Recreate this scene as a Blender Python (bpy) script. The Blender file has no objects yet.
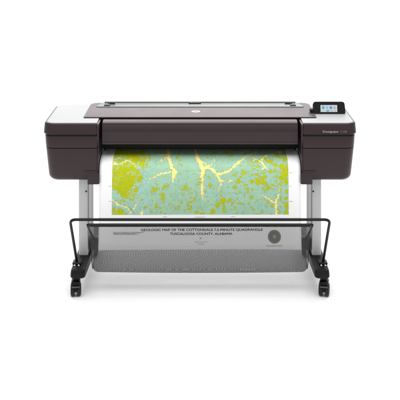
import bpy, bmesh, math, random
import numpy as np
from mathutils import Vector, Matrix, Euler
random.seed(4)
SC = bpy.context.scene
COL = SC.collection

# ------------------------------------------------------------------ camera
F, D, HY, ZC = 850.2, 4.85, -90.0, 2.151      # focal (in 1/400 widths), distance, horizon line, eye height
cd = bpy.data.cameras.new('camera'); cam = bpy.data.objects.new('camera', cd); COL.objects.link(cam)
cam.location = (0, -D, ZC); cam.rotation_euler = (math.radians(90), 0, 0)
cd.sensor_width = 36; cd.lens = F/400*36; cd.shift_y = -0.725; cd.clip_end = 200
SC.camera = cam
SC.render.resolution_x = SC.render.resolution_y = 1024

# ------------------------------------------------------------------ light
W = bpy.data.worlds.new('World'); SC.world = W; W.use_nodes = True
W.node_tree.nodes['Background'].inputs[0].default_value = (1, 1, 1, 1)
W.node_tree.nodes['Background'].inputs[1].default_value = 0.93
def area(name, loc, target, size, sy, power, color=(1, 1, 1)):
    l = bpy.data.lights.new(name, 'AREA'); l.shape = 'RECTANGLE'; l.size = size; l.size_y = sy
    l.energy = power; l.color = color
    o = bpy.data.objects.new(name, l); COL.objects.link(o); o.location = loc
    o.rotation_euler = (Vector(target)-Vector(loc)).to_track_quat('-Z', 'Y').to_euler()
    return o
area('overhead_softbox', (0, 0.6, 3.7), (0, 0.6, 0), 5.0, 3.0, 90)
area('rear_shadow_fill', (0, 3.2, 3.1), (0, -0.1, 0.0), 4.8, 2.2, 135)  # unseen lamp added to lighten the shadow under the printer
area('key_softbox', (0, -2.3, 4.2), (0, 0.1, 0.0), 5.5, 1.8, 180)
area('backdrop_softbox', (0, 1.7, 3.4), (0, 3.6, 0.8), 5.0, 1.0, 120)
SC.view_settings.view_transform = 'Standard'; SC.view_settings.look = 'None'
SC.view_settings.exposure = -0.47; SC.view_settings.gamma = 1
SC.cycles.transparent_max_bounces = 24

# ------------------------------------------------------------------ measuring helpers (1/400 picture units at a depth)
def X(px, y=0.0): return (px-200)*(D+y)/F
def Z(py, y=0.0): return ZC-(py-HY)*(D+y)/F

# ------------------------------------------------------------------ materials
def mat(name, col, rough=0.5, metal=0.0, ior=1.5, coat=0.0, spec=0.5, bump=0.0, bscale=900, var=0.0, emis=None):
    m = bpy.data.materials.new(name); m.use_nodes = True
    nt = m.node_tree; b = nt.nodes['Principled BSDF']
    b.inputs['Base Color'].default_value = (*col, 1); b.inputs['Roughness'].default_value = rough
    b.inputs['Metallic'].default_value = metal; b.inputs['IOR'].default_value = ior
    b.inputs['Specular IOR Level'].default_value = spec; b.inputs['Coat Weight'].default_value = coat; b.inputs['Coat Roughness'].default_value = 0.08
    tc = nt.nodes.new('ShaderNodeTexCoord')
    if var:
        n = nt.nodes.new('ShaderNodeTexNoise'); n.inputs['Scale'].default_value = 9; n.inputs['Detail'].default_value = 6
        nt.links.new(tc.outputs['Object'], n.inputs['Vector'])
        r = nt.nodes.new('ShaderNodeMapRange'); r.inputs[3].default_value = max(0, rough-var); r.inputs[4].default_value = rough+var
        nt.links.new(n.outputs['Fac'], r.inputs[0]); nt.links.new(r.outputs[0], b.inputs['Roughness'])
    if bump:
        n = nt.nodes.new('ShaderNodeTexNoise'); n.inputs['Scale'].default_value = bscale; n.inputs['Detail'].default_value = 2
        nt.links.new(tc.outputs['Object'], n.inputs['Vector'])
        bp = nt.nodes.new('ShaderNodeBump'); bp.inputs['Strength'].default_value = bump; bp.inputs['Distance'].default_value = 0.0006
        nt.links.new(n.outputs['Fac'], bp.inputs['Height']); nt.links.new(bp.outputs[0], b.inputs['Normal'])
    if emis:
        b.inputs['Emission Color'].default_value = (*emis[0], 1); b.inputs['Emission Strength'].default_value = emis[1]
    return m
M = {}
M['brown'] = mat('mocha_plastic', (0.0255, 0.0135, 0.0160), 0.33, ior=1.5, spec=0.33, bump=0.12, bscale=1500, var=0.05)
M['lid'] = mat('mocha_lid_sheen', (0.072, 0.050, 0.053), 0.45, spec=0.35, bump=0.1, bscale=1500, var=0.05)  # body brown made lighter: the reflected sheen is put into the colour
M['black'] = mat('black_plastic', (0.006, 0.0058, 0.006), 0.45, spec=0.3, bump=0.2, bscale=900, var=0.08)
M['deep'] = mat('matt_black_core', (0.006, 0.005, 0.006), 0.7, bump=0.1)
M['gloss'] = mat('black_glass', (0.003, 0.003, 0.0035), 0.15, spec=0.35, var=0.03)
M['foot'] = mat('black_foot', (0.004, 0.004, 0.0043), 0.5, spec=0.2, bump=0.3, bscale=700, var=0.08)
M['white'] = mat('white_plastic', (0.345, 0.345, 0.35), 0.55, spec=0.25, bump=0.08, bscale=1200, var=0.05)
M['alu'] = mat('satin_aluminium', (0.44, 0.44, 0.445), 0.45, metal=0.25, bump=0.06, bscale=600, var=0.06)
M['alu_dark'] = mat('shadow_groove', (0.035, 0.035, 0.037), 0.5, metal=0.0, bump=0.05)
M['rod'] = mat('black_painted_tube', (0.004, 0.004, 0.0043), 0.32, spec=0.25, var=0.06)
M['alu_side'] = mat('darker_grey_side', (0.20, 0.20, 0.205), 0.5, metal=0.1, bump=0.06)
M['grey'] = mat('grey_painted_beam', (0.06, 0.06, 0.063), 0.5, bump=0.1)
M['roll'] = mat('grey_green_cover', (0.11, 0.12, 0.11), 0.32, ior=1.5, bump=0.05, var=0.05)
M['chrome'] = mat('bright_screw', (0.8, 0.8, 0.8), 0.25, metal=0.6, var=0.05)
M['paper'] = mat('white_paper', (0.86, 0.86, 0.86), 0.6, spec=0.2, bump=0.05, bscale=400)
M['ink'] = mat('black_ink', (0.02, 0.02, 0.02), 0.6, bump=0.02)
M['greyink'] = mat('grey_ink', (0.30, 0.30, 0.31), 0.6, bump=0.02)
M['logo'] = mat('pale_logo', (0.33, 0.30, 0.305), 0.35, bump=0.02)
M['logo_dim'] = mat('dim_lettering', (0.15, 0.125, 0.13), 0.4, bump=0.02)
M['logo_txt'] = mat('light_lettering', (0.36, 0.34, 0.34), 0.4, bump=0.02)
M['teal'] = mat('teal_ink', (0.02, 0.17, 0.22), 0.6, bump=0.02)
M['gold'] = mat('gold_brown_ink', (0.30, 0.16, 0.05), 0.6, bump=0.02)
M['orange'] = mat('orange_ink', (0.50, 0.24, 0.10), 0.6, bump=0.02)
for n, c in dict(s_white=(0.80, 0.86, 0.90), s_cyan=(0.05, 0.55, 0.80), s_grey=(0.55, 0.60, 0.66), s_pink=(0.80, 0.50, 0.55), s_blue=(0.12, 0.35, 0.75), s_line=(0.70, 0.76, 0.80)).items():
    M[n] = mat(n, tuple(k*0.2 for k in c), 0.25, emis=(c, 0.72))

# white floor
def floor_mat():
    m = bpy.data.materials.new('white_studio_paper'); m.use_nodes = True
    nt = m.node_tree; b = nt.nodes['Principled BSDF']
    n = nt.nodes.new('ShaderNodeTexNoise'); n.inputs['Scale'].default_value = 3
    tc = nt.nodes.new('ShaderNodeTexCoord'); nt.links.new(tc.outputs['Object'], n.inputs['Vector'])
    r = nt.nodes.new('ShaderNodeMix'); r.data_type = 'RGBA'
    r.inputs[6].default_value = (0.92, 0.92, 0.92, 1); r.inputs[7].default_value = (0.94, 0.94, 0.94, 1)
    nt.links.new(n.outputs['Fac'], r.inputs[0]); nt.links.new(r.outputs[2], b.inputs['Base Color'])
    b.inputs['Roughness'].default_value = 0.9; b.inputs['Specular IOR Level'].default_value = 0.2
    return m
M['floor'] = floor_mat()

# open net fabric: strands opaque, cells mostly open (procedural on UV, metres)
def net_mat(aw=0.60, a0=0.11):
    m = bpy.data.materials.new('black_net_fabric'); m.use_nodes = True
    nt = m.node_tree; L = nt.links; b = nt.nodes['Principled BSDF']; out = nt.nodes['Material Output']
    b.inputs['Base Color'].default_value = (0.030, 0.030, 0.032, 1); b.inputs['Roughness'].default_value = 0.7
    uv = nt.nodes.new('ShaderNodeTexCoord'); sep = nt.nodes.new('ShaderNodeSeparateXYZ'); L.new(uv.outputs['UV'], sep.inputs[0])
    def mth(op, a, c=None):
        n = nt.nodes.new('ShaderNodeMath'); n.operation = op
        for i, v in enumerate((a, c)):
            if v is None: continue
            if isinstance(v, (int, float)): n.inputs[i].default_value = v
            else: L.new(v, n.inputs[i])
        return n.outputs[0]
    P = NETP
    def strand(v, w):
        f = mth('FRACT', mth('DIVIDE', v, P)); return mth('LESS_THAN', f, w)
    s = mth('MAXIMUM', strand(sep.outputs[0], 0.40), strand(sep.outputs[1], 0.40))
    alpha = mth('ADD', mth('MULTIPLY', s, aw), a0)
    tr = nt.nodes.new('ShaderNodeBsdfTransparent'); mx = nt.nodes.new('ShaderNodeMixShader')
    L.new(alpha, mx.inputs[0]); L.new(tr.outputs[0], mx.inputs[1]); L.new(b.outputs[0], mx.inputs[2]); L.new(mx.outputs[0], out.inputs[0])
    return m
NETP = 0.0027
M['net'] = net_mat()
M['net_back'] = net_mat(0.78, 0.20)

# ------------------------------------------------------------------ object helpers
def link(name, me, mats, parent=None, smooth=35):
    if not isinstance(mats, (list, tuple)): mats = [mats]
    for m in mats: me.materials.append(M[m] if isinstance(m, str) else m)
    if smooth:
        me.shade_smooth(); me.set_sharp_from_angle(angle=math.radians(smooth))
    o = bpy.data.objects.new(name, me); COL.objects.link(o)
    if parent: o.parent = parent
    return o
def obj(name, bm, mats, parent=None, smooth=35):
    bmesh.ops.recalc_face_normals(bm, faces=bm.faces)
    me = bpy.data.meshes.new(name); bm.to_mesh(me); bm.free()
    return link(name, me, mats, parent, smooth)
def add_box(bm, x0, x1, y0, y1, z0, z1, bev=0.0, seg=3, mi=0, rot=None, piv=None):
    r = bmesh.ops.create_cube(bm, size=1.0); vs = r['verts']
    for v in vs:
        v.co = Vector(((x0+x1)/2+v.co.x*(x1-x0), (y0+y1)/2+v.co.y*(y1-y0), (z0+z1)/2+v.co.z*(z1-z0)))
    if bev:
        es = list({e for v in vs for e in v.link_edges})
        q = bmesh.ops.bevel(bm, geom=es, offset=bev, segments=seg, profile=0.5, affect='EDGES')
        vs = list({v for f in q['faces'] for v in f.verts} | {v for v in vs if v.is_valid})
    for f in {f for v in vs for f in v.link_faces}: f.material_index = mi
    if rot is not None:
        bmesh.ops.transform(bm, matrix=Matrix.Translation(piv) @ rot @ Matrix.Translation(-Vector(piv)), verts=vs)
    return vs
def add_cyl(bm, p0, p1, r, r2=None, n=32, mi=0):
    p0, p1 = Vector(p0), Vector(p1); d = p1-p0
    q = bmesh.ops.create_cone(bm, cap_ends=True, segments=n, radius1=r, radius2=r if r2 is None else r2, depth=d.length)
    bmesh.ops.transform(bm, matrix=Matrix.Translation((p0+p1)/2) @ d.to_track_quat('Z', 'Y').to_matrix().to_4x4(), verts=q['verts'])
    for f in {f for v in q['verts'] for f in v.link_faces}: f.material_index = mi
    return q['verts']
def add_tube(bm, pts, r, n=14):
    pts = [Vector(p) for p in pts]; rings = []
    up = Vector((0, 1, 0.01)).normalized()
    for i, p in enumerate(pts):
        t = (pts[min(i+1, len(pts)-1)]-pts[max(i-1, 0)]).normalized()
        a = t.cross(up)
        if a.length < 1e-3: a = t.cross(Vector((1, 0, 0)))
        a.normalize(); b = t.cross(a)
        rings.append([bm.verts.new(p+r*(math.cos(2*math.pi*k/n)*a+math.sin(2*math.pi*k/n)*b)) for k in range(n)])
    for a, b in zip(rings, rings[1:]):
        for k in range(n): bm.faces.new((a[k], a[(k+1) % n], b[(k+1) % n], b[k]))
    bm.faces.new(rings[0]); bm.faces.new(rings[-1])
def rrect(x0, x1, y0, y1, r00, r10, r11, r01, n=8):
    """rounded rectangle; radii at (x0,y0),(x1,y0),(x1,y1),(x0,y1)"""
    out = []
    for (cx, cy, r, a0) in ((x0+r00, y0+r00, r00, 180), (x1-r10, y0+r10, r10, 270), (x1-r11, y1-r11, r11, 0), (x0+r01, y1-r01, r01, 90)):
        for k in range(n+1):
            a = math.radians(a0+90*k/n); out.append((cx+r*math.cos(a), cy+r*math.sin(a)))
    return out
def add_loft(bm, secs):
    """secs: list of (z, [(x,y)...])"""
    rings = [[bm.verts.new((x, y, z)) for x, y in s] for z, s in secs]
    n = len(rings[0])
    for a, b in zip(rings, rings[1:]):
        for k in range(n): bm.faces.new((a[k], a[(k+1) % n], b[(k+1) % n], b[k]))
    bm.faces.new(rings[0]); bm.faces.new(rings[-1])
def add_extr(bm, prof, x0, x1):
    """closed (y,z) profile swept along x"""
    a = [bm.verts.new((x0, y, z)) for y, z in prof]; b = [bm.verts.new((x1, y, z)) for y, z in prof]
    n = len(prof)
    for k in range(n): bm.faces.new((a[k], a[(k+1) % n], b[(k+1) % n], b[k]))
    bm.faces.new(a); bm.faces.new(b)
def text_mesh(body, size, shear=0.0, space=1.0, extrude=0.0, bold=0.0):
    cu = bpy.data.curves.new('t', 'FONT'); cu.body = body; cu.size = size; cu.shear = shear
    cu.space_character = space; cu.extrude = extrude; cu.offset = bold; cu.align_x = 'LEFT'; cu.resolution_u = 3
    o = bpy.data.objects.new('t', cu); COL.objects.link(o)
    dg = bpy.context.evaluated_depsgraph_get(); me = bpy.data.meshes.new_from_object(o.evaluated_get(dg))
    bpy.data.objects.remove(o); bpy.data.curves.remove(cu)
    me.materials.clear()
    return me
def fit_text(body, x0, x1, z0, h=None, **k):
    """text mesh laid in the XY plane of the letters, scaled to span x0..x1; returns mesh with coordinates (u, v, n)"""
    me = text_mesh(body, 1.0, **k)
    co = np.empty(len(me.vertices)*3); me.vertices.foreach_get('co', co); co = co.reshape(-1, 3)
    s = (x1-x0)/(co[:, 0].max()-co[:, 0].min()); sv = s if h is None else h/(co[:, 1].max()-co[:, 1].min())
    co[:, 0] = x0+(co[:, 0]-co[:, 0].min())*s; co[:, 1] = z0+(co[:, 1]-co[:, 1].min())*sv
    return me, co
def place(me, co):
    me.vertices.foreach_set('co', co.astype(np.float32).ravel()); me.update(); return me

# ------------------------------------------------------------------ setting: floor sweeping up into a white backdrop
bm = bmesh.new()
prof = [(-7, 0), (-3, 0), (0, 0), (3.0, 0)]
for k in range(1, 17):
    a = math.radians(90*k/16); prof.append((3.0+1.6*math.sin(a), 1.6-1.6*math.cos(a)))
prof.append((4.6, 5.2))
xs = [-7, -3, 0, 3, 7]
g = [[bm.verts.new((x, y, z)) for x in xs] for y, z in prof]
for i in range(len(prof)-1):
    for j in range(len(xs)-1): bm.faces.new((g[i][j], g[i][j+1], g[i+1][j+1], g[i+1][j]))
me = bpy.data.meshes.new('floor'); bm.to_mesh(me); bm.free()
fl = link('floor', me, 'floor', smooth=60); fl['kind'] = 'structure'

# ------------------------------------------------------------------ printer
PR = bpy.data.objects.new('large_format_printer', None); COL.objects.link(PR); PR.location = (0, 0.2, 0)
PR['label'] = 'wide dark brown large format printer with white end tops on a wheeled grey stand'
PR['category'] = 'printer'
_parts = []
def part(name, bm, mats, parent=None, smooth=35):
    o = obj(name, bm, mats, None, smooth); _parts.append((o, parent or PR)); return o
def partm(name, me, mats, parent=None, smooth=0):
    o = link(name, me, mats, None, smooth); _parts.append((o, parent or PR)); return o

ZT = Z(124.5); YB = 0.50; XI = 0.588
def sec(sx, z, xo, ins=0.0, y0=0.0, rf=0.058, rb=0.06, xi=XI):
    r1, r2 = max(rf-ins, 0.004), max(rb-ins, 0.004); ri = 0.006
    a, b, c, d = xi+ins*0.4, xo-ins, y0+ins, YB-ins
    p = rrect(a, b, c, d, ri, r1, r2, ri)
    return (z, p if sx > 0 else [(-x, y) for x, y in p])
def rounded(sx, zlo, zhi, xlo, xhi, r, y0=0.0, rbot=None, steps=5, ytop=None, **k):
    ytop = y0 if ytop is None else ytop
    rb_ = r if rbot is None else rbot; out = []
    for i in range(steps+1):
        a = math.radians(90*i/steps)
        out.append(sec(sx, zlo+rb_*(1-math.sin(a)), xlo, rb_*(1-math.cos(a)), y0, **k) if False else sec(sx, zlo+rb_*(1-math.cos(a)), xlo, rb_*(1-math.sin(a)), y0, **k))
    for i in range(steps+1):
        a = math.radians(90*i/steps)
        out.append(sec(sx, zhi-r*(1-math.sin(a)), xhi, r*(1-math.cos(a)), ytop, **k))
    return out
for sx in (-1, 1):
    bm = bmesh.new()
    add_loft(bm, [sec(sx, Z(172), 0.866, 0.012, 0.024), sec(sx, Z(148.4), 0.886, 0.010, 0.006), sec(sx, Z(137), 0.893, 0.010, 0.004), sec(sx, Z(130), 0.896, 0.010, 0.016), sec(sx, ZT-0.006, 0.898, 0.010, 0.028)])
    house = part('end_housing', bm, 'deep')
    bm = bmesh.new(); add_loft(bm, rounded(sx, Z(134.6), ZT, 0.901, 0.9, 0.009, rbot=0.003, ytop=0.022)); part('upper_shell', bm, 'brown', house)
    bm = bmesh.new(); add_loft(bm, rounded(sx, Z(148.1), Z(136.6), 0.889, 0.8945, 0.003, y0=0.002, rbot=0.0015, ytop=0.010)); part('drawer_front', bm, 'brown', house)
    bm = bmesh.new()
    s = rounded(sx, Z(180.8, 0.02), Z(148.8), 0.874, 0.889, 0.0015, y0=0.006, rbot=0.038, rf=0.065, steps=8, ytop=0.003)
    add_loft(bm, s); part('lower_cover', bm, 'brown', house)
    # shallow raised frame low on the cover, and the block above the leg
    bm = bmesh.new()
    a, b = (X(87.6), X(99.2)) if sx < 0 else (X(300.8), X(312.4))
    add_box(bm, a, b, -0.006, 0.20, Z(184.3), Z(173.5), 0.004)
    part('leg_mount', bm, 'brown', house)
    bm = bmesh.new()
    a, b = (X(84.5), X(97.4)) if sx < 0 else (X(302.6), X(315.5))
    add_box(bm, a, b, -0.001, 0.05, Z(175.4), Z(171.2), 0.0015)
    part('catch', bm, 'brown', house)
    # white top plate
    p0 = []
    def plate(z, d):
        p = rrect(XI+0.004+d, 0.886-d, 0.029+d, YB-0.014-d, 0.004, 0.048, 0.050, 0.004)
        return (z, p if sx > 0 else [(-x, y) for x, y in p])
    bm = bmesh.new()
    add_loft(bm, [plate(ZT-0.002, 0), plate(ZT+0.0015, 0), plate(ZT+0.003, 0.0015)])
    part('top_plate', bm, 'white', house)
    # dark inner cheek beside the paper slot
    bm = bmesh.new()
    ch = [(0.012, 0.60), (0.005, 0.68), (0.010, 0.745), (0.03, 0.79), (0.012, 0.83), (0.01, 0.915), (0.02, 0.925), (0.2, 0.925), (0.2, 0.60)]
    add_extr(bm, ch, sx*0.5795, sx*0.5885); part('inner_cheek', bm, 'brown', house)

# chassis between the ends (dark, behind the paper)
bm = bmesh.new()
add_box(bm, -0.5785, 0.5785, 0.19, 0.485, 0.735, 0.92, 0.004)
add_box(bm, -0.5785, 0.5785, 0.10, 0.47, 0.60, 0.705, 0.02)
part('chassis', bm, 'deep')

# curved front cover
lip_prof = [(0.135, 0.9235), (0.125, 0.9270), (0.105, 0.9280), (0.085, 0.9262), (0.072, 0.9225), (0.0655, 0.9180), (0.0645, 0.9165), (0.08, 0.910), (0.135, 0.910)]
cov = [(0.130, 0.9135), (0.0665, 0.9140), (0.0625, 0.9125), (0.0590, 0.905), (0.0530, 0.888), (0.0500, 0.8790), (0.0500, 0.8760), (0.0525, 0.8745), (0.0530, 0.860),
       (0.0540, 0.835), (0.0560, 0.8120), (0.0590, 0.8085), (0.0560, 0.8050), (0.0560, 0.8010), (0.0600, 0.7970), (0.080, 0.795), (0.20, 0.80), (0.20, 0.90)]
bm = bmesh.new(); add_extr(bm, cov, -0.5645, 0.5645)
fcov = part('front_cover', bm, 'brown', smooth=28)
bm = bmesh.new(); add_extr(bm, lip_prof, -0.5635, 0.5635)
part('cover_lip_highlight', bm, 'lid', fcov, smooth=50)  # top lip of the cover, its highlight put in as the lighter lid colour

# top lid
YL0, ZL = 0.137, ZT+0.0095
def slab(bm, outline, z0, z1, r=0.003):
    cx = sum(p[0] for p in outline)/len(outline); cy = sum(p[1] for p in outline)/len(outline)
    def ins(d): return [(x-math.copysign(d, x-cx), y-math.copysign(d, y-cy)) for x, y in outline]
    add_loft(bm, [(z0, ins(0)), (z1-r, ins(0)), (z1-r*0.3, ins(r*0.3)), (z1, ins(r))])
bm = bmesh.new()
slab(bm, rrect(-0.683, 0.683, YL0, YB+0.01, 0.012, 0.012, 0.05, 0.05), ZT+0.0063, ZL, 0.0015)
lid = part('top_lid', bm, 'lid')
bm = bmesh.new(); add_box(bm, -0.5785, 0.5785, YL0+0.012, YB-0.01, 0.905, ZT+0.0033); part('lid_frame', bm, 'deep', lid)
bm = bmesh.new(); slab(bm, rrect(-0.6845, 0.6845, YL0-0.0015, YB+0.008, 0.012, 0.012, 0.05, 0.05), ZT+0.0035, ZT+0.0062, 0.001); part('lid_edge_gap_shade', bm, 'black', lid)  # black strip: the lid's edge plus the shadow in the gap below it
# rear roll cover: raised thin tray on the lid
bm = bmesh.new()
tray = [(-0.635, 0.385), (0.635, 0.385), (0.640, 0.392), (0.612, 0.500), (0.600, 0.507), (-0.600, 0.507), (-0.612, 0.500), (-0.640, 0.392)]
slab(bm, tray, ZL+0.0004, ZL+0.004, 0.0015)
roll = part('roll_cover', bm, 'roll')
bm = bmesh.new()
add_box(bm, -0.60, 0.60, 0.492, 0.512, ZL+0.0042, ZL+0.008, 0.0015); part('rear_edge', bm, 'alu_dark', roll)
for sx in (-1, 1):
    bm = bmesh.new()
    add_box(bm, sx*0.575-0.018, sx*0.575+0.018, 0.40, 0.455, ZL+0.0042, ZL+0.009, 0.002)
    add_cyl(bm, (sx*0.552-0.022, 0.455, ZL+0.0095), (sx*0.552+0.022, 0.455, ZL+0.0095), 0.005)
    part('hinge', bm, 'black', roll)
bm = bmesh.new(); slab(bm, [(-0.072, 0.462), (0.006, 0.462), (-0.006, 0.49), (-0.06, 0.49)], ZL+0.0042, ZL+0.0105, 0.002); part('latch', bm, 'black', roll)
bm = bmesh.new(); add_tube(bm, [(-0.636, 0.383, ZL+0.001), (0.636, 0.383, ZL+0.001)], 0.0018, 8); part('front_seam', bm, 'alu_dark', roll)

# round emblem on the lid
bm = bmesh.new(); c = (X(195.8, 0.27), 0.272)
add_cyl(bm, (c[0], c[1], ZL-0.001), (c[0], c[1], ZL+0.0008), 0.027, n=48)
em = part('emblem', bm, 'logo', lid)
me, co = fit_text('hp', 0, 0.026, 0, shear=0.35)
co = np.stack([c[0]-0.013+co[:, 0], c[1]-0.014+co[:, 1]*1.15, np.full(len(co), ZL+0.0013)], 1)
partm('emblem_letters', place(me, co), 'lid', lid)

# name lettering on the right upper shell
zb = Z(133.2)
for body, a, b, m_ in (('DesignJet', 323.0, 338.6, 'logo_txt'), ('T1700', 340.4, 347.0, 'logo_dim')):
    me, co = fit_text(body, X(a), X(b), zb, h=0.0125 if body[0] == 'D' else 0.0095)
    if body[0] == 'T': co[:, 1] += 0.0025
    co = np.stack([co[:, 0], (co[:, 1]-Z(134.6))/(ZT-Z(134.6))*0.022-0.0014, co[:, 1]], 1)
    partm('lettering', place(me, co), m_)

# control panel
YP = 0.235; zp = ZT+0.003
tilt = math.radians(-14)
def cp(u, v, n=0.0):            # panel coordinates: u along x, v up the face, n out of the face (towards the viewer)
    return Vector((u, YP+v*math.sin(-tilt)-n*math.cos(tilt), zp+v*math.cos(tilt)+n*math.sin(-tilt)))
def cpy(py):                    # v for a picture height
    best = min((abs(HY+F*(ZC-cp(0, v/2000).z)/(D+cp(0, v/2000).y)-py), v/2000) for v in range(-40, 260)); return best[1]
def panel_slab(bm, outline, n0, n1, bev=0.002):
    a = [bm.verts.new(cp(u, v, n0)) for u, v in outline]; b = [bm.verts.new(cp(u, v, n1-bev)) for u, v in outline]
    cu = sum(p[0] for p in outline)/len(outline); cv = sum(p[1] for p in outline)/len(outline)
    c_ = [bm.verts.new(cp(u-math.copysign(bev, u-cu), v-math.copysign(bev, v-cv), n1)) for u, v in outline]
    n = len(a)
    for p, q in ((a, b), (b, c_)):
        for k in range(n): bm.faces.new((p[k], p[(k+1) % n], q[(k+1) % n], q[k]))
    bm.faces.new(a); bm.faces.new(c_)
vt, vb = cpy(101.6), cpy(113.4)
u0, u1 = X(313.4, YP), X(345.0, YP)
out = rrect(u0, u1, vb, vt, 0.006, 0.006, 0.016, 0.016)
out = [(u+(0.004 if u > (u0+u1)/2 else -0.001)*(1-(v-vb)/(vt-vb)), v) for u, v in out]
bm = bmesh.new(); panel_slab(bm, out, -0.022, 0.0)
CPN = part('control_panel', bm, 'gloss')
bm = bmesh.new()
add_box(bm, u0-0.020, u0+0.004, YP+0.0, YP+0.04, zp+0.008, zp+0.030, 0.006)
add_box(bm, u0+0.03, u1-0.03, YP+0.016, YP+0.045, zp+0.0004, zp+0.02, 0.005); part('panel_hinge', bm, 'black', CPN)
bm = bmesh.new()
s0, s1, sb, st = X(320.7, YP), X(337.4, YP), cpy(112.0), cpy(105.0)
def quad(bm, a, b, c_, d, n, mi):
    vs = [bm.verts.new(cp(*p, n)) for p in ((a, c_), (b, c_), (b, d), (a, d))]; f = bm.faces.new(vs); f.material_index = mi
panel_slab(bm, [(s0, sb), (s1, sb), (s1, st), (s0, st)], 0.0003, 0.0012, 0.0003)
def sp(fx, fy): return (s0+(s1-s0)*fx, sb+(st-sb)*fy)
def dot(fx, fy, r, mi):
    cx, cy = sp(fx, fy); n = 14
    f = bm.faces.new([bm.verts.new(cp(cx+r*math.cos(2*math.pi*k/n), cy+r*math.sin(2*math.pi*k/n), 0.0016)) for k in range(n)]); f.material_index = mi
def bar(fx0, fx1, fy0, fy1, mi):
    a = sp(fx0, fy0); b = sp(fx1, fy1); quad(bm, a[0], b[0], a[1], b[1], 0.0015, mi)
bar(0.02, 0.98, 0.90, 0.985, 5); bar(0.03, 0.25, 0.91, 0.975, 3)
for i, (fx, mi) in enumerate(((0.16, 1), (0.39, 2), (0.62, 4), (0.84, 2))):
    dot(fx, 0.62, 0.0085, mi); bar(fx-0.08, fx+0.08, 0.38, 0.42, 5)
bar(0.04, 0.30, 0.07, 0.26, 5); bar(0.34, 0.52, 0.05, 0.28, 1); bar(0.58, 0.74, 0.08, 0.24, 3); bar(0.79, 0.95, 0.08, 0.24, 2)
part('screen', bm, ['s_white', 's_cyan', 's_grey', 's_pink', 's_blue', 's_line'], CPN, smooth=0)

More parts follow.
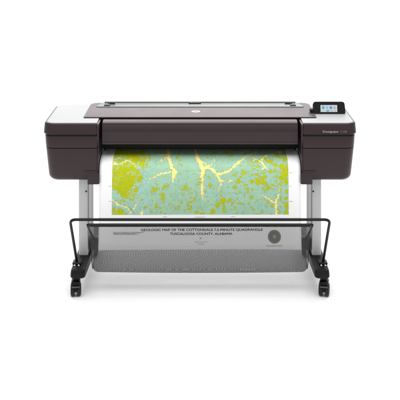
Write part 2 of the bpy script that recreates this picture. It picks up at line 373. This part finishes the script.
# stand: legs, feet, casters, beam
LF = 0.055; LXI, LXO = 0.6455, 0.7005
FT = 0.160; FB = 0.112
def mirror(sx, a, b): return (a, b) if sx > 0 else (-b, -a)
for sx in (-1, 1):
    a, b = mirror(sx, LXI, LXO)
    bm = bmesh.new(); r = 0.007
    add_loft(bm, [(FT-0.002, rrect(a, b, LF, 0.305, r, r, r, r, 5)), (0.625, rrect(a, b, LF, 0.305, r, r, r, r, 5))])
    leg = part('leg', bm, 'alu')
    xin = sx*LXI
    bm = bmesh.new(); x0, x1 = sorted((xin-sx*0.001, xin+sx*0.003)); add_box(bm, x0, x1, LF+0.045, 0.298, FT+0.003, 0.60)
    part('inner_side', bm, 'alu_side', leg, 0)  # inner face of the leg, a darker grey than its front
    for (y0, y1) in ((LF+0.006, LF+0.044), (0.205, 0.212), (0.262, 0.268)):
        bm = bmesh.new(); x0, x1 = sorted((xin-sx*0.0016, xin+sx*0.003)); add_box(bm, x0, x1, y0, y1, FT+0.004, 0.60)
        part('side_groove', bm, 'alu_dark', leg, 0)
    bm = bmesh.new(); xs_ = X(86.2 if sx < 0 else 313.2, LF); zs = Z(191.3, LF)
    add_cyl(bm, (xs_, LF+0.002, zs), (xs_, LF-0.003, zs), 0.0048, n=20); part('bolt', bm, 'black', leg)
    # foot
    a, b = mirror(sx, 0.611, 0.719)
    bm = bmesh.new(); S = []
    def fs(z, ins):
        o = rrect(a+ins, b-ins, -0.155+ins*1.4, 0.56-ins, 0.022, 0.022, 0.02, 0.02, 6); q = []
        for x, y in o:                                   # the toe narrows from the inner side
            w = (0.718-abs(x))/0.107; f = max(0, min(1, (0.09-y)/0.24)); q.append((x+sx*0.027*f*max(0, min(1, w)), y))
        return (z, q)
    for z, i_ in ((FB, 0.007), (FB+0.004, 0.002), (FB+0.010, 0.0), (FT-0.014, 0.002), (FT-0.005, 0.005), (FT, 0.012)): S.append(fs(z, i_))
    add_loft(bm, S); foot = part('foot', bm, 'foot')
    bm = bmesh.new(); add_box(bm, sx*0.692-0.024, sx*0.692+0.024, -0.085, -0.035, FT-0.001, FT+0.014, 0.005)
    part('hoop_socket', bm, 'black', foot)
    for k in (-1, 1):
        bm = bmesh.new(); xx = sx*0.690+k*0.0115
        add_cyl(bm, (xx, -0.0935, FT-0.001), (xx, -0.0965, FT+0.005), 0.0052, n=20); part('screw', bm, 'chrome', foot)
    # casters
    for yc, sw in ((-0.105, 0.10 if sx < 0 else -0.24), (0.44, -0.3*sx)):
        xc = sx*0.6925 if yc < 0 else sx*0.667
        R = Matrix.Translation((xc, yc, 0)) @ Matrix.Rotation(math.pi*0+sw, 4, 'Z')
        wr = 0.036
        bm = bmesh.new()
        add_cyl(bm, (0, 0.0, FB+0.002), (0, 0.0, FB-0.022), 0.017)
        # hood over the wheels: arc swept across x
        P = []
        for k in range(0, 11): t = math.radians(-20+k*20); P.append((0.004+math.cos(t)*0.044, wr+0.003+math.sin(t)*0.044*0.98))
        P += [(0.004-0.030, wr-0.008), (0.004+0.030, wr-0.008)]
        add_extr(bm, P, -0.0065, 0.0065)
        add_box(bm, -0.025, 0.025, -0.034, 0.030, 0.064, 0.090, 0.010)
        bmesh.ops.transform(bm, matrix=R, verts=bm.verts[:]); cs = part('caster', bm, 'foot')
        for k in (-1, 1):
            bm = bmesh.new(); prof_ = [(0.0055, 0.010), (0.0075, 0.036*0.97), (0.0095, 0.036), (0.023, 0.036), (0.0265, 0.0340), (0.0285, 0.030), (0.0285, 0.026), (0.0265, 0.024), (0.0262, 0.012)]
            n = 40; rings = []
            for (x_, r_) in prof_:
                rings.append([bm.verts.new((k*x_, r_*math.cos(2*math.pi*q/n), wr+r_*math.sin(2*math.pi*q/n))) for q in range(n)])
            for p_, q_ in zip(rings, rings[1:]):
                for w in range(n): bm.faces.new((p_[w], p_[(w+1) % n], q_[(w+1) % n], q_[w]))
            bm.faces.new(rings[0]); bm.faces.new(rings[-1])
            bmesh.ops.transform(bm, matrix=R, verts=bm.verts[:]); part('wheel', bm, 'black', cs)
        bm = bmesh.new(); add_box(bm, -0.020, 0.022, -0.0445, -0.030, 0.060, 0.0655, 0.0015)
        bmesh.ops.transform(bm, matrix=R, verts=bm.verts[:]); part('brake_lever', bm, 'grey', cs)
bm = bmesh.new(); add_box(bm, -0.645, 0.645, 0.12, 0.17, 0.163, 0.232, 0.005); part('crossbar', bm, 'grey')

# basket: front hoop, inner rod and hanging net
def fillet(pts, r, n=8):
    pts = [Vector(p) for p in pts]; out = [pts[0]]
    for i in range(1, len(pts)-1):
        p, q, s = pts[i-1], pts[i], pts[i+1]; a = (p-q).normalized()*r; b = (s-q).normalized()*r
        for k in range(n+1):
            t = k/n; out.append((q+a)*(1-t)**2+q*2*t*(1-t)+(q+b)*t*t)
    out.append(pts[-1]); return out
HYf = -0.273; zh = Z(219.6, HYf); xh = 0.700
bm = bmesh.new()
add_tube(bm, fillet([(-xh+0.006, -0.055, FT+0.004), (-xh, HYf, zh), (xh, HYf, zh), (xh-0.006, -0.055, FT+0.004)], 0.035), 0.0078)
part('basket_hoop', bm, 'rod')
RY = -0.17; zr = Z(224.6, RY)
bm = bmesh.new()
add_tube(bm, fillet([(-0.618, 0.125, 0.225), (-0.622, RY, zr), (0.622, RY, zr), (0.618, 0.125, 0.225)], 0.015), 0.0062)
add_tube(bm, [(-0.606, RY, zr-0.003), (0.606, RY, zr-0.003)], 0.0092)
part('basket_rod', bm, 'rod')
# net: sheet hanging from the rod, round the bottom and up to the beam
def cat(pts, n):
    P = [Vector(p) for p in pts]; P = [2*P[0]-P[1]]+P+[2*P[-1]-P[-2]]; out = []
    for i in range(1, len(P)-2):
        for k in range(n):
            t = k/n; a, b, c_, d = P[i-1:i+3]
            out.append(0.5*((2*b)+(c_-a)*t+(2*a-5*b+4*c_-d)*t*t+(3*b-a-3*c_+d)*t**3))
    out.append(P[-2]); return out
def zz(py, y): return Z(py, y)
npf = cat([(RY-0.006, zr+0.004, 0), (RY+0.004, zr-0.05, 0), (-0.150, 0.30, 0), (-0.135, 0.20, 0), (-0.115, 0.150, 0), (-0.08, zz(271.8, -0.08), 0), (-0.03, 0.135, 0), (0.03, 0.16, 0), (0.09, 0.20, 0), (0.117, 0.235, 0)], 5)
arc = [0]
for a, b in zip(npf, npf[1:]): arc.append(arc[-1]+(b-a).length)
bm = bmesh.new(); uvl = bm.loops.layers.uv.new('UVMap'); NX = 90; grid = []
for j, (p, s) in enumerate(zip(npf, arc)):
    t = s/arc[-1]; hw = 0.612-0.012*math.sin(math.pi*min(1, t*1.1))
    row = []
    for i in range(NX+1):
        u = -1+2*i/NX; e = max(0, (abs(u)-0.955)/0.045)
        sag = 0.006*(1-u*u)*math.sin(math.pi*t)
        lift = 0.022*e*e*math.sin(math.pi*min(1, t*1.15))
        v = bm.verts.new((u*hw, p.x, p.y-sag+lift)); row.append((v, u*hw, s-0.045*u*u*math.sin(math.pi*min(1, t))+0.003*math.sin(u*14)))
    grid.append(row)
for j in range(len(grid)-1):
    for i in range(NX):
        q = (grid[j][i], grid[j][i+1], grid[j+1][i+1], grid[j+1][i]); f = bm.faces.new([k[0] for k in q])
        f.material_index = 0 if j < 25 else 1
        kk = 1.0 if j < 25 else 1.16           # the back of the net is knitted a little finer
        for lp, k in zip(f.loops, q): lp[uvl].uv = (kk*(k[1]+0.004*math.sin(k[2]*30)), kk*k[2])
part('basket_net', bm, ['net', 'net_back'], smooth=60)
# dark hem round the net's bottom fold
for sx in (-1, 1):
    bm = bmesh.new()
    pts = [(sx*(0.612-0.012*math.sin(math.pi*min(1, s/arc[-1]*1.1))), p.x, p.y+0.022*math.sin(math.pi*min(1, s/arc[-1]*1.15))) for p, s in zip(npf, arc)]
    add_tube(bm, pts, 0.0022, 6); part('net_hem', bm, 'black')

# ------------------------------------------------------------------ printed map
pp = cat([(0.35, 0.722, 0), (0.25, 0.7205, 0), (0.15, 0.7185, 0), (0.09, 0.7135, 0), (0.052, 0.702, 0), (0.028, 0.683, 0), (0.018, 0.655, 0), (0.010, 0.60, 0), (0.0, 0.45, 0), (-0.018, 0.30, 0), (-0.032, Z(250.2, -0.032), 0)], 14)
pa = np.array([(p.x, p.y) for p in pp]); ps = np.concatenate([[0], np.cumsum(np.hypot(*np.diff(pa, axis=0).T))])
ppy = HY+F*(ZC-pa[:, 1])/(D+pa[:, 0])            # picture height of each profile point
def s_of_py(py):
    o = np.argsort(ppy[20:]); return float(np.interp(py, ppy[20:][o], ps[20:][o]))
nrm = np.gradient(pa, axis=0); nrm = np.stack([nrm[:, 1], -nrm[:, 0]], 1); nrm /= np.linalg.norm(nrm, axis=1)[:, None]
def on_paper(x, s, off=0.0):
    x = np.asarray(x, float); s = np.asarray(s, float)
    y = np.interp(s, ps, pa[:, 0]); z = np.interp(s, ps, pa[:, 1]); ny = np.interp(s, ps, nrm[:, 0]); nz = np.interp(s, ps, nrm[:, 1])
    hang = np.clip((s-0.4)/0.5, 0, 1)
    y = y+0.005*hang*np.sin(x*4.3+0.6)+0.0012*np.clip(s/0.5-0.4, 0, 1)*np.sin(x*11+s*5)
    return np.stack([x, y+ny*off, z+nz*off], -1)
if nrm[60, 0] > 0: nrm = -nrm
HW = 0.576
def sheet(name, x0, x1, s0, s1, nx, ns, off, mats):
    xs = np.linspace(x0, x1, nx+1); ss = np.linspace(s0, s1, ns+1)
    XX, SS = np.meshgrid(xs, ss); co = on_paper(XX, SS, off).reshape(-1, 3)
    idx = np.arange((nx+1)*(ns+1)).reshape(ns+1, nx+1)
    fc = np.stack([idx[:-1, :-1], idx[1:, :-1], idx[1:, 1:], idx[:-1, 1:]], -1).reshape(-1, 4)
    me = bpy.data.meshes.new(name); me.vertices.add(len(co)); me.vertices.foreach_set('co', co.ravel())
    me.loops.add(fc.size); me.loops.foreach_set('vertex_index', fc.ravel().astype(np.int32))
    me.polygons.add(len(fc)); me.polygons.foreach_set('loop_start', (np.arange(len(fc))*4).astype(np.int32))
    me.update(calc_edges=True); me.validate()
    return me, XX, SS
me, _, _ = sheet('printed_map', -HW, HW, 0.0, ps[-1], 60, 160, 0.0, None)
MAP = link('printed_map', me, 'paper', smooth=60)
MAP['label'] = 'white sheet printed with a green and yellow map, hanging into the net basket'
MAP['category'] = 'map'
sm = MAP.modifiers.new('thickness', 'SOLIDIFY'); sm.thickness = 0.0006; sm.offset = -1 if nrm[60, 0] < 0 else 1

# map picture, designed on a 400-unit layout: U across, V down
U0, U1, V1 = 112.0, 288.6, 214.6
def vnoise(x, y, seed):
    rs = np.random.RandomState(seed); T = rs.rand(256, 256)
    xi = np.floor(x).astype(int); yi = np.floor(y).astype(int); fx = x-xi; fy = y-yi
    fx = fx*fx*(3-2*fx); fy = fy*fy*(3-2*fy)
    g = lambda a, b: T[b % 256, a % 256]
    return (g(xi, yi)*(1-fx)+g(xi+1, yi)*fx)*(1-fy)+(g(xi, yi+1)*(1-fx)+g(xi+1, yi+1)*fx)*fy
def fbm(x, y, seed, o=4):
    return sum(vnoise(x*2**k, y*2**k, seed+k)*0.5**k for k in range(o))/sum(0.5**k for k in range(o))
def dist_poly(U, V, pts):
    """distance and interpolated width to a polyline of (u, v, w)"""
    best = np.full(U.shape, 1e9)
    for (ax, ay, aw), (bx, by, bw) in zip(pts, pts[1:]):
        dx, dy = bx-ax, by-ay; t = np.clip(((U-ax)*dx+(V-ay)*dy)/(dx*dx+dy*dy+1e-9), 0, 1)
        d = np.hypot(U-ax-t*dx, V-ay-t*dy)-(aw+(bw-aw)*t)/2
        best = np.minimum(best, d)
    return best
RIV = [
 [(166, 146, 3), (168, 156, 3.6), (170, 163, 2.6), (172, 168, 3.2), (174.5, 173, 4.6), (173, 179, 2.2), (173.5, 183.5, 1.2)],
 [(171, 171.5, 1.8), (160, 174, 1.3), (152, 178, 1.5), (147.5, 181.5, .8)],
 [(168, 157, 2.2), (163, 158.5, 1.4), (158.5, 161.5, .6)], [(167, 154.5, 2), (161, 155, 1), (156, 154, .5)], [(174, 170, 2), (177.5, 172.5, 1)],
 [(194, 147, 3), (197, 156, 3.6), (200.5, 164, 3.6), (203, 170, 4.2), (202, 178, 2.6), (202, 190, 3), (203, 200, 1.2)],
 [(203, 169, 3.4), (208.5, 167, 2), (216, 173, 3), (221, 174, 2.8), (227, 172, 3.2), (233, 168, 2), (238, 162.5, 3), (245, 158, 1.4), (250, 155.5, 1.6), (258, 152, .8)],
 [(205, 168, 1.8), (210.5, 165, 1), (215.5, 160, .8)], [(201, 162, 2.4), (206, 163.5, 1.4), (207, 166, .8)],
 [(216, 173, 2.4), (219.5, 179, 2.4), (221, 184, 1.2), (218, 191, .8)], [(219.5, 180.5, 1.4), (226, 181.5, .9), (232, 181, .6)],
 [(203, 172, 1.6), (196, 172.5, .8)], [(202, 181, 1.4), (198, 180, .6)], [(202.5, 196, 1), (206, 199, .6)],
 [(252, 157.5, 1), (258, 160, 1.4), (262, 162, 2.6), (265, 166, 2), (268, 170, .8)], [(262, 161, 1.8), (265.5, 156.5, 1.2), (275, 153.5, 1.2), (285, 152, 1.6)],
 [(265, 167, 1.2), (261, 171, .6)], [(243, 152.5, 1.2), (249, 151, .6)],
 [(263.5, 195, .8), (268, 199, 2), (275, 203, 2.2), (276, 210, 2.6), (276.5, 217, 2)], [(275, 203, 2.2), (278, 197, 1.2), (279, 189, .6)],
 [(111, 199, 1.8), (118, 204, 2.2), (126, 207, 1), (130, 211, 1), (136, 216, 1)], [(132, 211, 1), (135, 207, 1.8), (138, 202, .7)], [(141.5, 216, 1.8), (143, 207.5, .6)],
]
CREAM = [[(112, 164.5, 1.3), (120, 163.5, 1), (126, 161, 1.3), (131, 158.5, .6)], [(112, 162, .8), (118, 164, .6)], [(128, 161, .8), (134, 164, .8), (137, 169, .5)], [(113, 159, .5), (122, 158.5, .4)]]
GRN = [[(118, 146), (147, 146), (149, 158), (147, 166), (143.5, 168), (137, 167), (141, 173), (144, 180), (138, 188), (137, 193), (130, 199), (122, 196), (116, 191), (108, 188), (108, 146)],
       [(108, 206), (118, 207), (130, 216), (108, 218)]]
BL = [(155, 189.5, 4.2, 1.5, -25), (163, 196.5, 2.2, 4.2, -10), (165, 187, 4, 1.1, -40), (133, 196, 3.5, 5, 20), (124, 201, 4, 1.2, 20), (140, 201, 3, 1.2, -45), (160, 208, 1.8, 1.2, 0), (156, 206.5, 1.2, 2, 0), (146, 207, 2, 1.4, -30), (152, 212, 1.6, 1, 20),
      (185, 187, 1.7, 2.2, 0), (183.5, 190, 2.6, .9, 0), (194.5, 199, 1.3, 2.2, 10), (210, 185.5, 1.7, 2.2, 0), (190, 202, 3, 1, 0), (191, 208, 1.5, 2, 0), (197, 212, 2.6, 1.4, 0), (203, 214, 2, 2, 0), (218, 205, 2.8, 2.2, -35), (223, 201, 2.5, 3.4, 20), (229, 201, 2.6, 1.6, -40), (224, 208, 1.6, 3.2, 0), (213, 212, 3, 2, -30),
      (177, 157.5, 2, 1, 0), (177, 153, 1.4, .7, 0), (235, 187, 2.6, 1.3, -20), (239, 182, 2.6, 1.3, -25), (241, 177, 1.4, 1.1, 0), (234, 175, 1.8, 1, 10), (227, 153, 2.4, 1.5, 0), (232, 155, 2, 1, 20), (238, 150.5, 3, 1.2, 0), (213, 149.5, 2.6, .9, 0), (216, 153, 1.6, .9, 0), (181, 165, .9, .8, 0), (188, 188.5, 1.2, .9, 0), (183, 195, 2, .7, 0), (179, 206, 1.5, 1, 0), (240, 204, 3, .9, 0),
      (253, 161, 2, 1.1, 0), (258, 166, 2.6, 1, 0), (270, 162, 3.4, 1.1, 20), (276, 165, 3.8, 1.3, 30), (283, 166, 3.2, 2, 0), (285.5, 172, 3.6, 5.5, 0), (286, 181, 2.6, 3, 0), (281, 178, 2, 3, 30), (271, 171, 2.4, 1.2, -10), (276, 176, 2, 1, -30), (264, 178, 3, 2, -30), (258, 182, 3, 2.6, -40), (265, 183, 2.6, 1.6, 20), (252, 181.5, 2.2, 2, 0), (246, 185, 2.2, 1.4, 0), (269, 187, 2, 1.4, 30), (273, 184.5, 1.6, 1, 0), (251, 197.5, 2.4, 1.2, -10), (247, 192.5, 1.6, 1.2, 0), (253, 189, 1.6, 1.2, 0), (257, 174, 1.6, 1.2, 0), (238, 179.5, 2, 2, 0), (280, 157, 4, 1.2, 10), (286, 159, 2, 3, 0), (276, 186, 2.4, .8, 20),
      (287, 191, 1.6, 2, 0), (286, 199, 2, 1.6, 0), (287, 206, 2, 3.4, 0), (286, 213, 2.4, 2.2, 0), (284, 203, 1.2, 1, 0)]
rb_ = random.Random(11)
for r in list(RIV):                                   # short side gullies along the valleys
    for (ax, ay, aw), (bx, by, bw) in zip(r, r[1:]):
        L_ = math.hypot(bx-ax, by-ay)
        for _ in range(int(L_/2.6)):
            t = rb_.random(); an = math.atan2(by-ay, bx-ax)+rb_.choice((-1, 1))*rb_.uniform(0.7, 1.6); l = rb_.uniform(1.2, 3.2)
            px_, py_ = ax+(bx-ax)*t, ay+(by-ay)*t; RIV.append([(px_, py_, 0.9), (px_+l*math.cos(an), py_+l*math.sin(an), 0.25)])
for _ in range(190):
    u = 150+rb_.random()*138; v = 150+rb_.random()*64
    if rb_.random() < 0.25+0.6*(u > 236): BL.append((u, v, 0.35+rb_.random()**2*1.3, 0.3+rb_.random()**2*0.9, rb_.uniform(-60, 30)))
for _ in range(60):                                   # the small ragged knolls of the right side
    u = 243+rb_.random()*46; v = 151+rb_.random()**1.1*40; BL.append((u, v, 0.7+rb_.random()*1.5, 0.5+rb_.random()*0.8, rb_.uniform(-50, 40)))
for _ in range(40): BL.append((150+rb_.random()*100, 184+rb_.random()*30, 0.5+rb_.random()*1.0, 0.4+rb_.random()*0.7, rb_.uniform(-60, 60)))
for _ in range(14): BL.append((176+rb_.random()*74, 150+rb_.random()*16, 0.5+rb_.random()*0.7, 0.4+rb_.random()*0.4, rb_.uniform(-30, 30)))
def map_colour(U, V):
    wx = (fbm(U*0.30, V*0.30, 11)-0.5)*5.0; wy = (fbm(U*0.30, V*0.30, 23)-0.5)*5.0
    w2x = (fbm(U*0.9, V*0.9, 31, 3)-0.5)*3.4; w2y = (fbm(U*0.9, V*0.9, 43, 3)-0.5)*3.4
    base = np.empty(U.shape+(3,)); base[:] = (0.345, 0.565, 0.385)
    n = fbm(U*0.22, V*0.22, 3); base *= (0.93+0.16*n)[..., None]
    def mixc(mask, col):
        m = np.clip(mask, 0, 1)[..., None]; base[:] = base*(1-m)+np.array(col)*m
    # fine contour work of the survey print
    cn = fbm(U*0.16, V*0.16, 57, 5)*34; ln = np.abs(cn-np.round(cn)); mixc(0.42*(ln < 0.12), (0.22, 0.36, 0.32))
    # survey grid
    gl = (np.abs((U-112)/22.1-np.round((U-112)/22.1)) < 0.008) | (np.abs((V-149)/22.1-np.round((V-149)/22.1)) < 0.008); mixc(0.35*gl, (0.2, 0.3, 0.3))
    # pale blue creeks
    cr = np.abs(fbm(U*0.17+wx*0.05, V*0.17, 77, 4)-0.5); side = np.clip((150-U)/20, 0, 1)+np.clip((U-225)/30, 0, 1)
    mixc(0.75*(cr < 0.010+0.008*side), (0.33, 0.52, 0.60))
    # yellow-green hills
    Uw, Vw = U+wx+w2x, V+wy+w2y
    g = np.zeros(U.shape, bool)
    for poly in GRN:
        ins = np.zeros(U.shape, bool); j = len(poly)-1
        for i in range(len(poly)):
            (xi, yi), (xj, yj) = poly[i], poly[j]
            c_ = ((yi > Vw) != (yj > Vw)) & (Uw < (xj-xi)*(Vw-yi)/(yj-yi+1e-9)+xi); ins ^= c_; j = i
        g |= ins
    A_, B_ = (U+V)*0.7071, (U-V)*0.7071
    vein = np.abs(fbm(A_*0.20+3+wx*.05, B_*0.085+9, 91, 4)-0.5) < 0.016+0.034*np.clip((U-126)/16, 0, 1)**1.3
    vein |= (np.abs(fbm(A_*0.07+31, B_*0.16+2, 95, 4)-0.5) < 0.006+0.02*np.clip((U-133)/14, 0, 1))
    g &= ~vein
    for cx, cy, rx, ry, a in BL:
        a = math.radians(a); dx, dy = U+(wx+w2x)*0.55-cx, V+(wy+w2y)*0.55-cy
        g |= (((dx*math.cos(a)+dy*math.sin(a))/rx)**2+((-dx*math.sin(a)+dy*math.cos(a))/ry)**2) < 1
    sp_ = fbm(U*0.42+7, V*0.42+5, 131, 3)
    dens = 0.80-0.10*np.clip((U-240)/40, 0, 1)-0.03*np.clip((V-195)/20, 0, 1)
    g |= sp_ > dens
    gc = np.array((0.430, 0.475, 0.004))*(0.92+0.18*fbm(U*0.5, V*0.5, 5)[..., None])
    base[:] = np.where(g[..., None], gc, base)
    ed = np.zeros(g.shape, bool)
    for ax_ in (0, 1):
        for sh in (-1, 1): ed |= (g ^ np.roll(g, sh, ax_))
    ed &= ~g; mixc(0.75*ed, (0.22, 0.32, 0.34))
    mixc(0.8*(g & (ln < 0.10) & (fbm(U, V, 63, 2) > 0.45)), (0.40, 0.50, 0.03))
    # blue creeks crossing the left hills
    mixc(0.85*(vein & (U < 150)), (0.34, 0.56, 0.52))
    # valleys
    for r in CREAM: mixc(dist_poly(U+w2x*1.3, V+w2y*1.3, r) < 0, (0.76, 0.77, 0.48))
    riv = np.full(U.shape, 1e9); rw = (fbm(U*0.7+9, V*0.7+4, 201, 3)-0.5)*1.8
    for r in RIV: riv = np.minimum(riv, dist_poly(U+wx*0.35+w2x*0.6, V+wy*0.35+w2y*0.6, r))
    riv = riv+rw+0.22
    mixc(riv < 0, (0.98, 0.78, 0.25))
    mixc(0.6*((riv >= 0) & (riv < 0.25)), (0.34, 0.42, 0.22))
    mixc(0.35*((riv < 0) & (fbm(U*0.9+3, V*0.9+8, 401, 3) > 0.60)), (0.66, 0.62, 0.26))
    mixc(0.6*(dist_poly(U+w2x, V+w2y, [(111, 197.5, .5), (118, 202, .5), (126, 205.5, .6), (131, 208.5, .6), (137, 216, .6)]) < 0), (0.18, 0.26, 0.30))
    mixc(0.7*(np.hypot(U-201.5, V-182) < 0.8), (0.12, 0.12, 0.05))
    # tiny dark marks
    mk = fbm(U*0.9+50, V*0.9+11, 171, 2) > 0.80; mixc(0.55*mk, (0.18, 0.26, 0.20))
    base *= (0.94+0.12*vnoise(U*2.6, V*2.6, 301))[..., None]
    return np.clip(base, 0, 1)
sm0 = float(ps[12]); sm1 = s_of_py(V1)
xa, xb = X(U0, 0.005), X(U1, 0.005)
NXM, NSM = 900, 400
me, XX, SS = sheet('map_print', xa, xb, sm0, sm1, NXM, NSM, 0.0007, None)
UU = 200+XX*F/(D+0.005)
lo, hi = s_of_py(165), s_of_py(V1)                     # layout runs linearly down the sheet, at the scale it has where it hangs
VV = V1-(sm1-SS)*(V1-165)/(hi-lo)
lay_s = np.linspace(sm0, lo, 60); py_s = np.interp(lay_s, ps, ppy)
VV = np.where(SS < lo, np.interp(SS, lay_s, py_s), VV)
colr = map_colour(UU, VV).reshape(-1, 3)
at = me.color_attributes.new('Print', 'FLOAT_COLOR', 'POINT')
at.data.foreach_set('color', np.concatenate([colr, np.ones((len(colr), 1))], 1).astype(np.float32).ravel())
mm = bpy.data.materials.new('map_ink'); mm.use_nodes = True; b_ = mm.node_tree.nodes['Principled BSDF']; b_.inputs['Roughness'].default_value = 0.6; b_.inputs['Specular IOR Level'].default_value = 0.15
an = mm.node_tree.nodes.new('ShaderNodeVertexColor'); an.layer_name = 'Print'; mm.node_tree.links.new(an.outputs[0], b_.inputs['Base Color'])
link('map_print', me, mm, MAP, smooth=60)

# lettering on the sheet
def paper_text(name, body, px0, px1, py_base, h, m_, heavy=0.0, **k):
    yd = -0.01
    me, co = fit_text(body, X(px0, yd), X(px1, yd), 0, h=h, **k)
    if heavy:                                            # heavier strokes: the same outlines once more, a hair beside
        fs = [tuple(p.vertices) for p in me.polygons]; n = len(co); a = on_paper(co[:, 0], s_of_py(py_base)-co[:, 1], 0.0011)
        b = on_paper(co[:, 0]+heavy, s_of_py(py_base)-co[:, 1]+heavy*0.4, 0.0012)
        m2 = bpy.data.meshes.new(name); m2.from_pydata(np.concatenate([a, b]).tolist(), [], fs+[tuple(i+n for i in f) for f in fs])
        return link(name, m2, m_, MAP, smooth=0)
    return link(name, place(me, on_paper(co[:, 0], s_of_py(py_base)-co[:, 1], 0.0011)), m_, MAP, smooth=0)
paper_text('title_lettering', 'GEOLOGIC MAP OF THE COTTONDALE 7.5-MINUTE QUADRANGLE', 141, 262.5, 231.3, 0.0152, 'ink', heavy=0.0011)
paper_text('title_lettering', 'TUSCALOOSA COUNTY, ALABAMA', 170, 232.3, 235.2, 0.0140, 'ink', heavy=0.0011)
paper_text('small_lettering', 'By', 199.8, 201.8, 239.0, 0.008, 'ink')
paper_text('small_lettering', 'GEOLOGICAL SURVEY', 194.5, 207.5, 242.4, 0.005, 'greyink')
paper_text('small_lettering', 'OF ALABAMA', 197.5, 204.5, 244.5, 0.0045, 'greyink')
def paper_rects(name, rects, m_):
    vs, fs = [], []
    for (a, b, c_, d) in rects:
        i = len(vs); x0, x1 = X(a, -0.01), X(b, -0.01); sa, sb_ = s_of_py(c_), s_of_py(d)
        vs += [(x0, sa), (x1, sa), (x1, sb_), (x0, sb_)]; fs.append((i, i+1, i+2, i+3))
    v = np.array(vs); me = bpy.data.meshes.new(name); me.from_pydata(on_paper(v[:, 0], v[:, 1], 0.0011).tolist(), [], fs)
    return link(name, me, m_, MAP, smooth=0)
paper_rects('legend_block', [(113+random.random()*1, 145-random.random()*8-k*1.2, 231.9+k*0.55, 232.15+k*0.55) for k in range(5)], 'greyink')
for tick in [(289.4, 293.5, 172.6, 172.9), (289.4, 293, 201.2, 201.6), (108, 111, 186, 186.3), (289.4, 292, 186, 186.2), (108.5, 111, 201, 201.3), (195, 205, 217.0, 217.3), (163, 167, 216.6, 216.9), (231, 235, 216.6, 216.9)]:
    paper_rects('margin_tick', [tick], 'greyink')
# round seal
def paper_disc(name, px, py, r0, r1, m_, off, n=48):
    cx, cs = X(px, -0.01), s_of_py(py); vs, fs = [], []
    for k in range(n):
        a = 2*math.pi*k/n
        for r in (r0, r1): vs.append((cx+r*math.cos(a), cs+r*math.sin(a)))
    for k in range(n):
        j = (k+1) % n; fs.append((2*k, 2*j, 2*j+1, 2*k+1))
    v = np.array(vs); me = bpy.data.meshes.new(name); me.from_pydata(on_paper(v[:, 0], v[:, 1], off).tolist(), [], fs)
    return link(name, me, m_, MAP, smooth=0)
paper_disc('seal_ring', 274.3, 236.8, 0.029, 0.037, 'gold', 0.0013)
paper_disc('seal_ring', 274.3, 236.8, 0.0, 0.030, 'teal', 0.0010)
paper_disc('seal_ring', 274.3, 236.8, 0.0195, 0.0215, 'gold', 0.0014)
cx, cs = X(274.3, -0.01), s_of_py(236.8)
shape = [(-0.012, -0.012), (-0.004, -0.006), (0.0, -0.015), (0.004, -0.006), (0.013, -0.011), (0.008, 0.0), (0.012, 0.008), (0.005, 0.007), (0.0, 0.016), (-0.005, 0.007), (-0.012, 0.009), (-0.008, 0.0)]
v = np.array([(cx+a, cs+b) for a, b in shape]); me = bpy.data.meshes.new('seal_figure')
me.from_pydata(on_paper(v[:, 0], v[:, 1], 0.0016).tolist(), [], [tuple(range(len(shape)))]); link('seal_figure', me, 'orange', MAP, smooth=0)
paper_text('small_lettering', 'GEOLOGICAL SURVEY', 266.3, 282.3, 246.7, 0.0075, 'greyink')

# ------------------------------------------------------------------ parent the printer's parts, keeping them where they stand
bpy.context.view_layer.update()
for o, p in _parts:
    o.parent = p
    o.matrix_parent_inverse = Matrix.Translation(PR.location).inverted()
# sub-parts sit under parts whose own matrix is identity in the world
bpy.context.view_layer.update()
for o, p in _parts:
    if p is not PR: o.matrix_parent_inverse = Matrix.Identity(4)
